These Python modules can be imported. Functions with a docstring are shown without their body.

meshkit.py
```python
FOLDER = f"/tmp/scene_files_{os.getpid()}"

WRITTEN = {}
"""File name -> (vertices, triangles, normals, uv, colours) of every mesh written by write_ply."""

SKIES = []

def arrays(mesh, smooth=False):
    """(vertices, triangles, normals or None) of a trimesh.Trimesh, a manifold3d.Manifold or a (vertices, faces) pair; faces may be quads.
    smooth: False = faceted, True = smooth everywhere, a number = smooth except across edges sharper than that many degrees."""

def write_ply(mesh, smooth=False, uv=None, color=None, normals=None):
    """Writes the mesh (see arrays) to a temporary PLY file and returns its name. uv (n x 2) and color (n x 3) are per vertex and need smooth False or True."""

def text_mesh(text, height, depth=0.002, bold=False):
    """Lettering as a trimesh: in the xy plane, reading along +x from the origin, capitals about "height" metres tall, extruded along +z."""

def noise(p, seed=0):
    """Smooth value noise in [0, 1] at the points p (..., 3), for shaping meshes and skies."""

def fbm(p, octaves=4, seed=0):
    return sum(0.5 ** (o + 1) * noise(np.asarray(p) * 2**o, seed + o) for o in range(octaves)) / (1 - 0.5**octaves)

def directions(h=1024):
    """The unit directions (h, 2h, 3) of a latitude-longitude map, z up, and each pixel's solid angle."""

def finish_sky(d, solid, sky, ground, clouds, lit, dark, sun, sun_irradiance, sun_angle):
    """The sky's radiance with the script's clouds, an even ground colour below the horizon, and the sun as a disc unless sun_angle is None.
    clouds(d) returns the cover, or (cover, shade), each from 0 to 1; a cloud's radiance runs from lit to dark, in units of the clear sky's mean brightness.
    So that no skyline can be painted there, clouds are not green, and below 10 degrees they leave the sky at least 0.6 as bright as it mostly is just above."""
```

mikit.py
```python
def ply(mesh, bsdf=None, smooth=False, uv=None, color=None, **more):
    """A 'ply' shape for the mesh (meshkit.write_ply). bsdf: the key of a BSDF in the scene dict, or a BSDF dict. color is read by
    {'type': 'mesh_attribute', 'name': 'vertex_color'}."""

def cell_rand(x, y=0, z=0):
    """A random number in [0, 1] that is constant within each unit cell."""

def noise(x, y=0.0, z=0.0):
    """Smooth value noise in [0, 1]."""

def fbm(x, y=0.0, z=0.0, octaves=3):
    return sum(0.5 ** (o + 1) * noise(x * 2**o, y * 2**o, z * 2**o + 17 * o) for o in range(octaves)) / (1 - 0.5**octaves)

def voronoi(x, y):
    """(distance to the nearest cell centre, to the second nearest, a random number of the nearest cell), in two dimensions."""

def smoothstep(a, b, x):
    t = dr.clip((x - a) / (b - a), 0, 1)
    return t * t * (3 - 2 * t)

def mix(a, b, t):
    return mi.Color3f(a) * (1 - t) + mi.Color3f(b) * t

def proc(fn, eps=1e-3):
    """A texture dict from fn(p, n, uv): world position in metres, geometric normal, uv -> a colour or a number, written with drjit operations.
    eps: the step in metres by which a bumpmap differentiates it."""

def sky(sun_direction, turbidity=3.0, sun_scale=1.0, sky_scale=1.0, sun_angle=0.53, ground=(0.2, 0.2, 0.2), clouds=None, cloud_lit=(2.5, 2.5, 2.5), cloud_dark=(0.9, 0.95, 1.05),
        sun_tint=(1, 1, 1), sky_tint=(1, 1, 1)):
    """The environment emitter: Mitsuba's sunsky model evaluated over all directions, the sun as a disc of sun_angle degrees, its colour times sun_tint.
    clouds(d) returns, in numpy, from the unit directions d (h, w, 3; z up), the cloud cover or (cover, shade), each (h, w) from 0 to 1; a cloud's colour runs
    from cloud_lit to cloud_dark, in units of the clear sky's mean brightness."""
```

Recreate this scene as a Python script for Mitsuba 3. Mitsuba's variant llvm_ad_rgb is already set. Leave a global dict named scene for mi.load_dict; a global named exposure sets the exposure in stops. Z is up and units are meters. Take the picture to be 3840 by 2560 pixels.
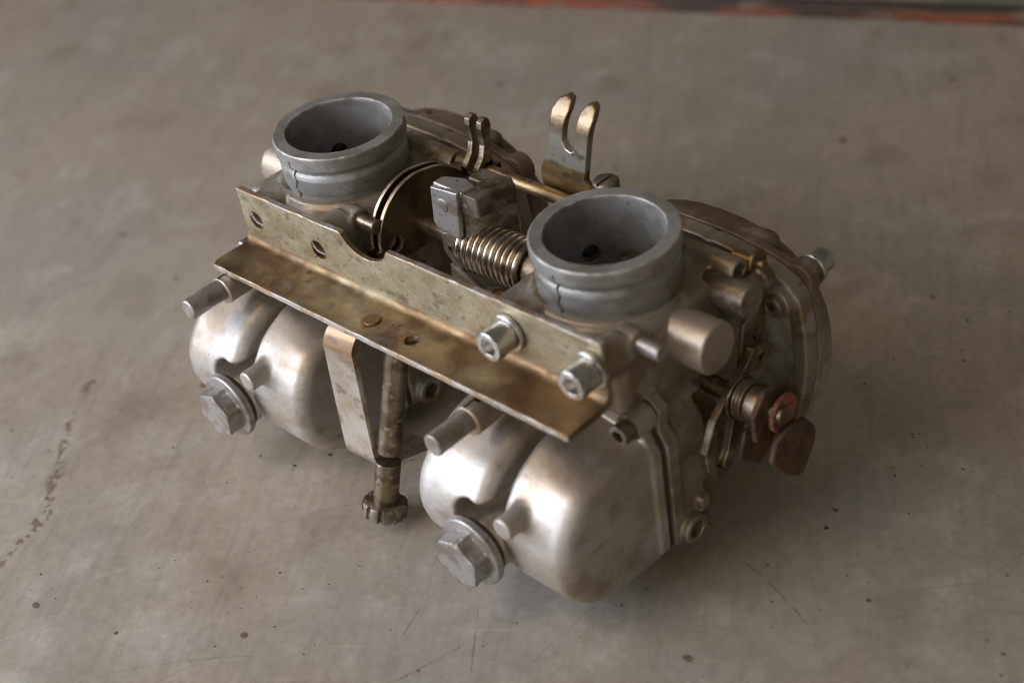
from shapely.geometry import Polygon
import math, numpy as np, mitsuba as mi, drjit as dr, mikit, meshkit
from concurrent.futures import ThreadPoolExecutor
from scipy.spatial.transform import Rotation as Rot
T = mi.ScalarTransform4f
scene, labels = {}, {}
ZT = 104.0          # height (mm) of the spigot rims above the bench
S = 121.7           # spacing of the two carburettors (mm)

# ------------------------------------------------------------------ camera, light, exposure
CR = np.array([[0.7155, 0.6850, -0.1375], [0.3385, -0.5125, -0.7892], [-0.6111, 0.5181, -0.5985]])
CR = np.array(Rot.from_matrix(CR).as_matrix())
CP = np.array([273.74, -274.75, 253.77 + ZT]) / 1000
m4 = np.eye(4)
m4[:3, 0], m4[:3, 1], m4[:3, 2], m4[:3, 3] = -CR[0], -CR[1], CR[2], CP
scene['camera'] = {'type': 'thinlens', 'fov': 36.37, 'fov_axis': 'x', 'to_world': T(m4), 'aperture_radius': 0.0042,
                   'focus_distance': 0.512, 'near_clip': 0.01, 'far_clip': 50.0}
exposure = 0.54


def lamp(name, centre, target, w, h, rgb):
    d = np.array(target, float) - np.array(centre, float)
    scene[name] = {'type': 'rectangle', 'to_world': T().look_at(origin=list(centre), target=list(target), up=[0, 0, 1]) @ T().scale([w / 2, h / 2, 1]),
                   'emitter': {'type': 'area', 'radiance': {'type': 'rgb', 'value': list(rgb)}}, 'bsdf': {'type': 'diffuse', 'reflectance': {'type': 'rgb', 'value': 0.4}}}
    labels[name] = {'label': name + ' of the workshop, out of the picture', 'kind': 'structure'}


lamp('window', (-0.44, -0.66, 0.38), (-0.06, -0.16, 0.02), 0.84, 0.52, (4.3, 4.55, 5.1))
lamp('skylight', (-0.42, -0.66, 1.3), (-0.05, -0.08, 0.05), 0.5, 0.5, (3.8, 2.7, 1.6))
lamp('doorway', (1.15, -1.45, 0.85), (0, 0, 0.05), 0.2, 1.3, (5.0, 4.3, 3.2))
scene['ambient'] = {'type': 'constant', 'radiance': {'type': 'rgb', 'value': [0.085, 0.076, 0.065]}}


# ------------------------------------------------------------------ materials (positions in mm)
def tex(fn, eps=3e-4):
    return mikit.proc(fn, eps)


N, FB, SS, MX = mikit.noise, mikit.fbm, mikit.smoothstep, mikit.mix


def metal(name, colour, rough, metallic=0.9, bump=None, spec=0.5, aniso=0.0):
    b = {'type': 'principled', 'base_color': tex(colour) if callable(colour) else {'type': 'rgb', 'value': list(colour)},
         'roughness': tex(rough) if callable(rough) else rough, 'metallic': tex(metallic) if callable(metallic) else metallic, 'specular': spec}
    if bump:
        b = {'type': 'bumpmap', 'arbitrary': {'type': 'proc', **{k: v for k, v in tex(bump[0], bump[2]).items() if k != 'type'}}, 'scale': bump[1], 'bsdf': b}
    scene[name] = {'type': 'twosided', 'bsdf': b}


def mm(p):
    return p.x * 1000, p.y * 1000, p.z * 1000


def grime(x, y, z, s, lo, hi, o=0.0):
    return SS(lo, hi, FB(x / s + 31.7 + o, y / s + 11.3, z / s + 5.1, octaves=4))


def specks(x, y, z, s, lo):
    return SS(lo, lo + 0.06, N(x / s + 7.7, y / s + 3.1, z / s + 9.9))


def c_cast(p, n, uv):
    x, y, z = mm(p)
    c = MX((0.325, 0.30, 0.26), (0.235, 0.185, 0.12), grime(x, y, z, 16, .36, .62))
    c = MX(c, (0.45, 0.44, 0.43), grime(x, y, z, 7, .55, .72, 40) * .6)
    return MX(c, (0.10, 0.08, 0.06), specks(x, y, z, 1.3, .84) * .6)


def c_bowl(p, n, uv):
    x, y, z = mm(p)
    c = MX((0.56, 0.55, 0.54), (0.42, 0.355, 0.28), grime(x, y, z, 17, .34, .74) * .8)
    c = MX(c, (0.30, 0.225, 0.16), grime(x, y, z, 8, .50, .80, 80) * .6)
    c = c * (.88 + .24 * FB(x / 1.6, y / 1.6, z / 1.6, octaves=3))
    c = MX(c, (0.40, 0.31, 0.21), SS(ZT - 60, ZT - 44, z + 8 * (FB(x / 9, y / 9, z / 9) - .5)) * .55)  # warm reflection on the bowl tops, painted as a tan fade
    return MX(c, (0.22, 0.18, 0.14), specks(x, y, z, 0.9, .87) * .6)


def r_bowl(p, n, uv):
    x, y, z = mm(p)
    return .47 + .12 * grime(x, y, z, 12, .4, .65, 9) + .05 * N(x * 2, y * 2, z * 2)


def c_spigot(p, n, uv):
    x, y, z = mm(p)
    c = MX((0.315, 0.315, 0.31), (0.235, 0.228, 0.212), grime(x, y, z, 8, .4, .65))
    c = MX(c, (0.17, 0.185, 0.165), grime(x, y, z, 2.2, .60, .76, 12) * .6)
    rr = dr.minimum(dr.sqrt(x * x + y * y), dr.sqrt((x + S) ** 2 + y * y))
    worn = (SS(.5, .1, dr.abs(rr - 22.8)) + SS(.4, .1, dr.abs(rr - 18.7))) * SS(ZT - 1.6, ZT - .2, z) * SS(.3, .7, N(x / 2.5, y / 2.5, 3.3))
    c = MX(c, (0.56, 0.56, 0.55), dr.clip(worn, 0, 1) * .7)
    c = c * (.93 + .14 * N(z * 2.6, .5, .5))
    return MX(c, (0.11, 0.10, 0.09), specks(x, y, z, .8, .90) * .5)


def c_zinc(p, n, uv):
    x, y, z = mm(p)
    flat = SS(.02, .45, dr.abs(n.z))  # brown stain plus painted reflection on the flat leg; fold kept pale as highlight
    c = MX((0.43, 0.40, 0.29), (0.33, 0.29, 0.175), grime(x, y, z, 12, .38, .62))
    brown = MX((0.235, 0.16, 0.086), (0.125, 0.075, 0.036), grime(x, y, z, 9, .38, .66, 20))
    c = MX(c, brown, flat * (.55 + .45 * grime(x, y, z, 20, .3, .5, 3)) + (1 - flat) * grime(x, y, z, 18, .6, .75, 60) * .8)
    c = MX(c, (0.16, 0.13, 0.12), grime(x, y, z, 4, .60, .74, 15) * .65)
    c = c * (.80 + .40 * FB(x / 1.3, y / 1.3, z / 1.3, octaves=3)) * (.93 + .14 * FB(x / 14, y / .5, z / .5, octaves=2))

    def near(pt, r0, r1):
        d = dr.sqrt((x - pt[0]) ** 2 + (y - pt[1]) ** 2 + (z - ZT - pt[2]) ** 2) + 2.5 * (N(x / 2.2, y / 2.2, z / 2.2) - .5)
        return SS(r1, r0, d)

    for pt, r0, r1, k in (((22, -44, -32), 5, 15, .75), ((4, -46, -33), 6, 18, .6), ((-10, -37, -31), 3, 9, .5), ((-64.5, -44.5, -33), 2.6, 4.6, .9), ((-60, -43, -33), 1, 3, .7), ((-45.5, -44.5, -33), 2.4, 3.6, .7), ((-136, -38, -32), 2, 10, .45)):
        c = MX(c, (0.15, 0.082, 0.038), near(pt, r0, r1) * k)
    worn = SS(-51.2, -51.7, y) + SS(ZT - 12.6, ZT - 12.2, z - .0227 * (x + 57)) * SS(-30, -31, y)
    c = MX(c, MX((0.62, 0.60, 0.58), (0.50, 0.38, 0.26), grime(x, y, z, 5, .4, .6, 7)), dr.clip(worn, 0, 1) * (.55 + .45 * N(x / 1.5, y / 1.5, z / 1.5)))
    return MX(c, (0.06, 0.05, 0.04), specks(x, y, z, 1.1, .86) * .8)


def r_zinc(p, n, uv):
    x, y, z = mm(p)
    return .40 + .16 * grime(x, y, z, 6, .4, .65, 33)


def c_gold(p, n, uv):
    x, y, z = mm(p)
    c = MX((0.40, 0.29, 0.155), (0.23, 0.16, 0.09), grime(x, y, z, 7, .36, .62))
    return MX(c, (0.14, 0.10, 0.06), grime(x, y, z, 3, .56, .72, 10) * .8)


def c_fork(p, n, uv):
    x, y, z = mm(p)
    worn = SS(ZT - 5.0, ZT - 3.5, z + 2.0 * N(x / 2.5, y / 2.5, 0.5))
    c = MX((0.40, 0.285, 0.145), (0.26, 0.18, 0.095), grime(x, y, z, 7, .38, .64))
    w = MX((0.52, 0.50, 0.44), (0.27, 0.20, 0.13), SS(ZT + 6, ZT + 12, z + 4 * N(x / 3, y / 3, z / 3)))
    return MX(MX(c, w, worn), (0.12, 0.09, 0.06), grime(x, y, z, 3, .58, .74, 10) * .7)


def c_dark(p, n, uv):
    x, y, z = mm(p)
    c = MX((0.24, 0.215, 0.185), (0.13, 0.095, 0.065), grime(x, y, z, 5, .4, .65))
    return MX(c, (0.33, 0.30, 0.27), grime(x, y, z, 2.5, .6, .75, 50) * .7)


def c_lever(p, n, uv):
    x, y, z = mm(p)
    c = MX((0.27, 0.225, 0.165), (0.15, 0.115, 0.08), grime(x, y, z, 8, .38, .62))
    return MX(c, (0.44, 0.38, 0.28), grime(x, y, z, 4, .6, .75, 50) * .6)


def c_alu(p, n, uv):
    x, y, z = mm(p)
    c = MX((0.38, 0.37, 0.365), (0.26, 0.23, 0.205), grime(x, y, z, 6, .42, .65))
    return MX(c, (0.13, 0.11, 0.09), specks(x, y, z, 1.0, .82) * .6)


def c_steel(p, n, uv):
    x, y, z = mm(p)
    return MX((0.58, 0.585, 0.585), (0.38, 0.365, 0.33), grime(x, y, z, 4, .45, .7))


def c_spring(p, n, uv):
    x, y, z = mm(p)
    return MX((0.47, 0.41, 0.34), (0.28, 0.22, 0.16), grime(x, y, z, 4, .42, .66))


def c_cap(p, n, uv):
    x, y, z = mm(p)
    c = MX((0.165, 0.125, 0.095), (0.105, 0.075, 0.055), grime(x, y, z, 12, .4, .62))
    c = MX(MX((0.30, 0.29, 0.265), (0.21, 0.195, 0.165), grime(x, y, z, 9, .4, .65, 21)), c, SS(ZT - 58, ZT - 36, z + 14 * (FB(x / 13, y / 13, z / 13) - .5)))
    return MX(c, (0.28, 0.23, 0.19), grime(x, y, z, 6, .62, .76, 44) * .4)


def c_rust(p, n, uv):
    x, y, z = mm(p)
    c = MX((0.20, 0.082, 0.037), (0.10, 0.046, 0.025), grime(x, y, z, 4, .4, .62))
    return MX(c, (0.27, 0.115, 0.042), grime(x, y, z, 1.5, .55, .72, 5) * .7)


def c_rustdark(p, n, uv):
    x, y, z = mm(p)
    return MX((0.10, 0.054, 0.034), (0.052, 0.034, 0.025), grime(x, y, z, 4, .4, .62))


def b_cast(p, n, uv):
    x, y, z = mm(p)
    return FB(x / .9, y / .9, z / .9, octaves=3) + .5 * N(x / 3, y / 3, z / 3)


def b_fine(p, n, uv):
    x, y, z = mm(p)
    return FB(x / .6, y / .6, z / .6, octaves=2)


metal('cast_metal', c_cast, .46, .68, (b_cast, 1.1e-4, 2e-4))
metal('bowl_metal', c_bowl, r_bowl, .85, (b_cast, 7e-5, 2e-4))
metal('spigot_metal', c_spigot, .5, .62, (b_cast, 7e-5, 2e-4))
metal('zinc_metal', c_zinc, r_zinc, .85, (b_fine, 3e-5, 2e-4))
def c_hanger(p, n, uv):
    x, y, z = mm(p)
    c = MX((0.50, 0.475, 0.44), (0.39, 0.335, 0.255), grime(x, y, z, 7, .3, .75, 3))
    c = MX(c, (0.30, 0.17, 0.08), SS(ZT - 46, ZT - 41, z + 4 * N(x / 3, y / 3, z / 3)) * .8)
    return MX(c, (0.17, 0.15, 0.14), grime(x, y, z, 3, .58, .72, 15) * .6)


metal('hanger_metal', c_hanger, .36, .9, (b_fine, 3e-5, 2e-4))
metal('gold_metal', c_gold, .44, .9, (b_fine, 4e-5, 2e-4))
metal('fork_metal', c_fork, .38, .85, (b_fine, 4e-5, 2e-4))
metal('dark_metal', c_dark, .42, .7, (b_fine, 5e-5, 2e-4))
metal('lever_metal', c_lever, .38, .9, (b_fine, 4e-5, 2e-4))
def c_quad(p, n, uv):
    x, y, z = mm(p)
    c = MX((0.23, 0.17, 0.10), (0.12, 0.085, 0.05), grime(x, y, z, 8, .38, .62))
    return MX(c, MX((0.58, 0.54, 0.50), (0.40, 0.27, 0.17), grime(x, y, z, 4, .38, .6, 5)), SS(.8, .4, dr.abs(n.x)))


metal('quadrant_metal', c_quad, .38, .9, (b_fine, 4e-5, 2e-4))
metal('alu_metal', c_alu, .42, .75, (b_fine, 4e-5, 2e-4))
def c_screw(p, n, uv):  # darkened metal: the shadow over the upper screw is put into the colour
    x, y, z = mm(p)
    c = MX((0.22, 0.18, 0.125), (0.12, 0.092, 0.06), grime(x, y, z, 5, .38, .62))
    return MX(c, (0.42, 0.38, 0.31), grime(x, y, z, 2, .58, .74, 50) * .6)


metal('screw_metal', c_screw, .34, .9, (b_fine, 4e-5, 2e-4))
metal('steel_metal', c_steel, .22, 1.0)
metal('spring_metal', c_spring, .30, 1.0)
metal('cap_metal', c_cap, .52, .35, (b_cast, 5e-5, 2e-4))
metal('rust_metal', c_rust, .8, .1, (b_fine, 1.2e-4, 2e-4))
metal('rustdark_metal', c_rustdark, .7, .2, (b_fine, 1.0e-4, 2e-4))
def c_lightened(p, n, uv):
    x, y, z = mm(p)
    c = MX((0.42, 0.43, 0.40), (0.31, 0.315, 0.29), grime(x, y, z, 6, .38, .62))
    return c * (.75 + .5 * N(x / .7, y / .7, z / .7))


metal('lightened_metal', c_lightened, .6, .45, (b_cast, 1e-4, 2e-4))  # rough cast look, paled to stand for light on the shaded flange face
metal('rubber', (0.03, 0.03, 0.03), .6, 0.0)
metal('shade_black', (0.025, 0.022, 0.02), .6, .2)  # near-black that paints the dark inside the slide hole


# ------------------------------------------------------------------ distance-field modelling, all in mm
def cyl(ax, c, r, a, b, rd=.5):
    o = [k for k in range(3) if k != ax]

    def f(p):
        d1 = np.hypot(p[:, o[0]] - c[0], p[:, o[1]] - c[1]) - r + rd
        d2 = np.abs(p[:, ax] - (a + b) / 2) - abs(b - a) / 2 + rd
        return np.minimum(np.maximum(d1, d2), 0) + np.hypot(np.maximum(d1, 0), np.maximum(d2, 0)) - rd
    return f


def cone(ax, c, r0, r1, a, b, rd=.4):
    o = [k for k in range(3) if k != ax]

    def f(p):
        t = np.clip((p[:, ax] - a) / (b - a), 0, 1)
        d1 = np.hypot(p[:, o[0]] - c[0], p[:, o[1]] - c[1]) - (r0 + (r1 - r0) * t) + rd
        d2 = np.abs(p[:, ax] - (a + b) / 2) - abs(b - a) / 2 + rd
        return np.minimum(np.maximum(d1, d2), 0) + np.hypot(np.maximum(d1, 0), np.maximum(d2, 0)) - rd
    return f


def box(lo, hi, rd=.5):
    lo, hi = np.array(lo, np.float32), np.array(hi, np.float32)

    def f(p):
        d = np.abs(p - (lo + hi) / 2) - (hi - lo) / 2 + rd
        return np.minimum(d.max(1), 0) + np.linalg.norm(np.maximum(d, 0), axis=1) - rd
    return f


def cap(p0, p1, r0, r1=None):
    p0, p1, r1 = np.array(p0, np.float32), np.array(p1, np.float32), r0 if r1 is None else r1

    def f(p):
        e = p1 - p0
        t = np.clip((p - p0) @ e / (e @ e), 0, 1)
        return np.linalg.norm(p - p0 - t[:, None] * e, axis=1) - (r0 + (r1 - r0) * t)
    return f


def sd_poly(q, v):
    v = np.asarray(v, np.float32)
    d = ((q - v[0]) ** 2).sum(1)
    s = np.ones(len(q))
    for i in range(len(v)):
        a, b = v[i], v[i - 1]
        e, w = b - a, q - a
        t = np.clip((w @ e) / (e @ e), 0, 1)
        d = np.minimum(d, ((w - t[:, None] * e) ** 2).sum(1))
        c1, c2, c3 = q[:, 1] >= a[1], q[:, 1] < b[1], e[0] * w[:, 1] > e[1] * w[:, 0]
        s = np.where((c1 & c2 & c3) | (~c1 & ~c2 & ~c3), -s, s)
    return s * np.sqrt(d)


def ext(ax, pts, a, b, rd=.4, grow=0.0):
    """polygon in the plane of the two other axes, extruded along ax; grow rounds the outline by that radius"""
    o = [k for k in range(3) if k != ax]

    def f(p):
        d1 = sd_poly(p[:, o], pts) - grow + rd
        d2 = np.abs(p[:, ax] - (a + b) / 2) - abs(b - a) / 2 + rd
        return np.minimum(np.maximum(d1, d2), 0) + np.hypot(np.maximum(d1, 0), np.maximum(d2, 0)) - rd
    return f


def smin(k, *fs):
    def f(p):
        d = fs[0](p)
        for g in fs[1:]:
            e = g(p)
            h = np.maximum(k - np.abs(d - e), 0) / k
            d = np.minimum(d, e) - h * h * k / 4
        return d
    return f


def uni(*fs):
    return lambda p: np.minimum.reduce([g(p) for g in fs])


def cut(k, a, *bs):
    def f(p):
        d = a(p)
        for g in bs:
            e = -g(p)
            h = np.maximum(k - np.abs(d - e), 0) / k
            d = np.maximum(d, e) + h * h * k / 4
        return d
    return f


def inter(*fs):
    return lambda p: np.maximum.reduce([g(p) for g in fs])


def at(f, o=(0, 0, 0), R=None):
    """f given in a local frame with its origin at o and its axes in the columns of R"""
    o = np.array(o, np.float32)
    R = None if R is None else np.asarray(R, np.float32)
    return lambda p: f((p - o) if R is None else (p - o) @ R)


def frame(z, x=None):
    z = np.array(z, float) / np.linalg.norm(z)
    x = np.array(x if x is not None else ([1, 0, 0] if abs(z[0]) < .9 else [0, 1, 0]), float)
    x -= z * (x @ z)
    x /= np.linalg.norm(x)
    return np.stack([x, np.cross(z, x), z], 1)


POOL = ThreadPoolExecutor(4)


def par(f, P):
    """f at the points P, in parallel chunks"""
    P = np.asarray(P, np.float32)
    if len(P) < 40000:
        return f(P)
    return np.concatenate(list(POOL.map(f, np.array_split(P, max(4, len(P) // 60000)))))


def nets(f, lo, hi, h):
    lo, hi = np.array(lo, float) - 2 * h, np.array(hi, float) + 2 * h
    n = np.ceil((hi - lo) / h).astype(int) + 1
    ax = [lo[k] + h * np.arange(n[k]) for k in range(3)]
    # coarse pass: skip slabs that are far from the surface
    D = np.empty(n, np.float32)
    cs = 3
    ci = [np.arange(0, n[k] + cs - 1, cs) for k in range(3)]
    G = np.stack(np.meshgrid(*[lo[k] + h * (ci[k] + (cs - 1) / 2) for k in range(3)], indexing='ij'), -1).reshape(-1, 3)
    dc = par(f, G).reshape([len(c) for c in ci])
    full = np.repeat(np.repeat(np.repeat(dc, cs, 0), cs, 1), cs, 2)[:n[0], :n[1], :n[2]]
    D[:] = full
    near = np.abs(full) < h * cs * 1.15 + .1
    I = np.argwhere(near)
    D[I[:, 0], I[:, 1], I[:, 2]] = par(f, lo + I * h)
    neg = D < 0
    c = np.zeros(np.array(n) - 1, np.int8)
    for dx in (0, 1):
        for dy in (0, 1):
            for dz in (0, 1):
                c += neg[dx:n[0] - 1 + dx, dy:n[1] - 1 + dy, dz:n[2] - 1 + dz]
    act = (c > 0) & (c < 8)
    I = np.argwhere(act)
    idx = -np.ones(act.shape, np.int64)
    idx[act] = np.arange(len(I))
    corners = [(a, b, d) for a in (0, 1) for b in (0, 1) for d in (0, 1)]
    val = {k: D[I[:, 0] + k[0], I[:, 1] + k[1], I[:, 2] + k[2]].astype(float) for k in corners}
    V, W = np.zeros((len(I), 3)), np.zeros(len(I))
    for i, a in enumerate(corners):
        for b in corners[i + 1:]:
            if sum(abs(a[k] - b[k]) for k in range(3)) == 1:
                m = (val[a] < 0) != (val[b] < 0)
                t = np.where(m, val[a] / np.where(m, val[a] - val[b], 1), 0)
                V += m[:, None] * (np.array(a) + t[:, None] * (np.array(b) - np.array(a)))
                W += m
    V = lo + h * (I + V / W[:, None])
    F = []
    for k in range(3):
        u, v = (k + 1) % 3, (k + 2) % 3
        a = np.take(neg, range(n[k] - 1), k)
        b = np.take(neg, range(1, n[k]), k)
        E = np.argwhere(a != b)
        E = E[(E[:, u] > 0) & (E[:, v] > 0) & (E[:, u] < n[u] - 1) & (E[:, v] < n[v] - 1)]
        q = []
        for du, dv in ((-1, -1), (0, -1), (0, 0), (-1, 0)):
            e = E.copy()
            e[:, u] += du
            e[:, v] += dv
            q.append(idx[e[:, 0], e[:, 1], e[:, 2]])
        q = np.stack(q, 1)
        flip = ~a[E[:, 0], E[:, 1], E[:, 2]]
        q[flip] = q[flip][:, ::-1]
        F.append(q)
    F = np.vstack(F)
    F = np.vstack([F[:, [0, 1, 2]], F[:, [0, 2, 3]]])
    e = 0.08
    for it in range(2):
        tet = np.array([[1, 1, 1], [1, -1, -1], [-1, 1, -1], [-1, -1, 1]])
        g = sum(par(f, V + e * d)[:, None] * d for d in tet).astype(float) / (4 * e)
        if it == 0:
            L = np.maximum(np.linalg.norm(g, axis=1), .5)
            V = V - np.clip(par(f, V) / L, -.5 * h, .5 * h)[:, None] * g / L[:, None]
    g /= np.maximum(np.linalg.norm(g, axis=1, keepdims=True), 1e-6)
    return V, F, g


def world(V):
    return np.asarray(V) / 1000 + [0, 0, ZT / 1000]


def put(key, dct, bsdf, label=None, dx=0.0):
    k, i = key, 0
    while k in scene:
        i += 1
        k = f'{key}_{i:03d}'
    d = {**dct, 'bsdf': {'type': 'ref', 'id': bsdf}}
    if dx:
        d['to_world'] = T().translate([dx / 1000, 0, 0])
    scene[k] = d
    if label:
        labels[k] = {'label': label}
    return k


def solid(f, lo, hi, h=.4):
    V, F, g = nets(f, lo, hi, h)
    return {'type': 'ply', 'filename': meshkit.write_ply((world(V), F), True, normals=g), 'face_normals': False}


def tube(path, r, n=14, closed_ends=True):
    P = np.array(path, float)
    t = np.gradient(P, axis=0)
    t /= np.linalg.norm(t, axis=1, keepdims=True)
    u = np.cross(t[0], [.3, .5, .81])
    u /= np.linalg.norm(u)
    V = []
    a = np.arange(n) * 2 * np.pi / n
    rr = np.broadcast_to(r, len(P))
    for i in range(len(P)):
        u = u - t[i] * (u @ t[i])
        u /= np.linalg.norm(u)
        w = np.cross(t[i], u)
        V.append(P[i] + rr[i] * (np.cos(a)[:, None] * u + np.sin(a)[:, None] * w))
    m = len(P)
    V = np.vstack(V + [P[:1], P[-1:]])
    F = []
    for i in range(m - 1):
        for j in range(n):
            p, q = i * n + j, i * n + (j + 1) % n
            F += [[p, q, q + n], [p, q + n, p + n]]
    for j in range(n):
        F += [[m * n, (j + 1) % n, j], [m * n + 1, (m - 1) * n + j, (m - 1) * n + (j + 1) % n]]
    return V, np.array(F)


def mesh(VF, smooth=40):
    return mikit.ply((world(VF[0]), VF[1]), None, smooth)


B = 'carburettor_bank'
labels[B] = {'label': 'pair of grimy motorcycle carburettors joined by a yellowed angle bracket, lying on the steel bench', 'category': 'carburettor'}

# ------------------------------------------------------------------ castings
CO = [(-31, -40), (-24, -38), (24, -38), (34, -40)]
bowl_line = [(-31, -48), (-31, -98), (-26, -102), (26, -102), (33, -98), (33, -54), (31, -50)]
FL = [(-32, -96), (-26, -101), (27, -101), (33, -96), (33, -56), (30, -50), (31, -43), (27, -39.5), (20, -41), (14, -44), (-14, -44), (-20, -41), (-27, -39.5), (-31, -43), (-30, -50), (-32, -56)]


def superell(hx, hz, cz, n, e):
    a = np.arange(n) * 2 * np.pi / n
    c, s = np.cos(a), np.sin(a)
    return np.stack([hx * np.sign(c) * np.abs(c) ** e, cz + hz * np.sign(s) * np.abs(s) ** e], 1)


half = np.array([(0, -20.4), (10, -20.4), (22.6, -21.8), (32, -24), (39.5, -27), (43.5, -31.5), (45.3, -44), (45.6, -56), (44, -68), (41, -80.5), (37, -92), (31, -99), (18, -102.5), (0, -103)], float)
cov_out = np.vstack([half, half[-2:0:-1] * [-1, 1]])
cov_out = np.array(Polygon(cov_out).buffer(-5).buffer(5, quad_segs=6).simplify(.05).exterior.coords)[:-1]
cov_in = (cov_out - [0, -59.5]) * [.885, .875] + [0, -59.5]
dome = superell(43, 38.5, -60.5, 40, .86)

casting = smin(3.0,
               cyl(2, (0, 0), 24.2, -30, -17.2, 1),
               box((-26, -27, -44), (27, 20, -19), 3.5),
               box((-26, -15, -100), (27, 14, -40), 3),
               cyl(1, (0, -58), 24, 8, 39, 2))
side_rib = inter(ext(0, [(-14, -40), (-2, -42), (8, -56), (4, -66), (-4, -84), (-14, -93)], 18, 33.5, 1.0), ext(1, [(18, -40), (25, -44), (33.5, -55), (33.5, -96), (18, -96)], -16, 12, 1.0))
casting = smin(2.0, casting, side_rib, ext(1, FL, -19, -14.2, .7, 1.2),
               cyl(1, (-11, -20.5), 6, -33.8, -22, .8), cyl(1, (22, -20.5), 6, -33.8, -22, .8),
               cyl(0, (0, -27.5), 6.6, -34, 34, .8),
               cyl(0, (19.3, -23.3), 6.2, -18, 22, .8),
               cyl(0, (24.3, -18.2), 4.0, 4, 30.5, .5),
               cyl(0, (-19, -18.8), 4.0, 20, 27.5, .6),
               cyl(2, (0, 0), 26.0, -103.9, -92, .8),
               cyl(1, (36.5, -33), 5.5, 32, 41, .8),
               box((24, -8, -90), (36, -3, -84), 1.5))
casting = smin(1.2, casting, ext(1, cov_out, 35.5, 42, .9), cyl(0, (-12, -93), 5.4, 27, 37, .6))
casting = cut(1.0, casting, ext(1, cov_in, 30, 40.6, .8)) if False else casting
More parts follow.
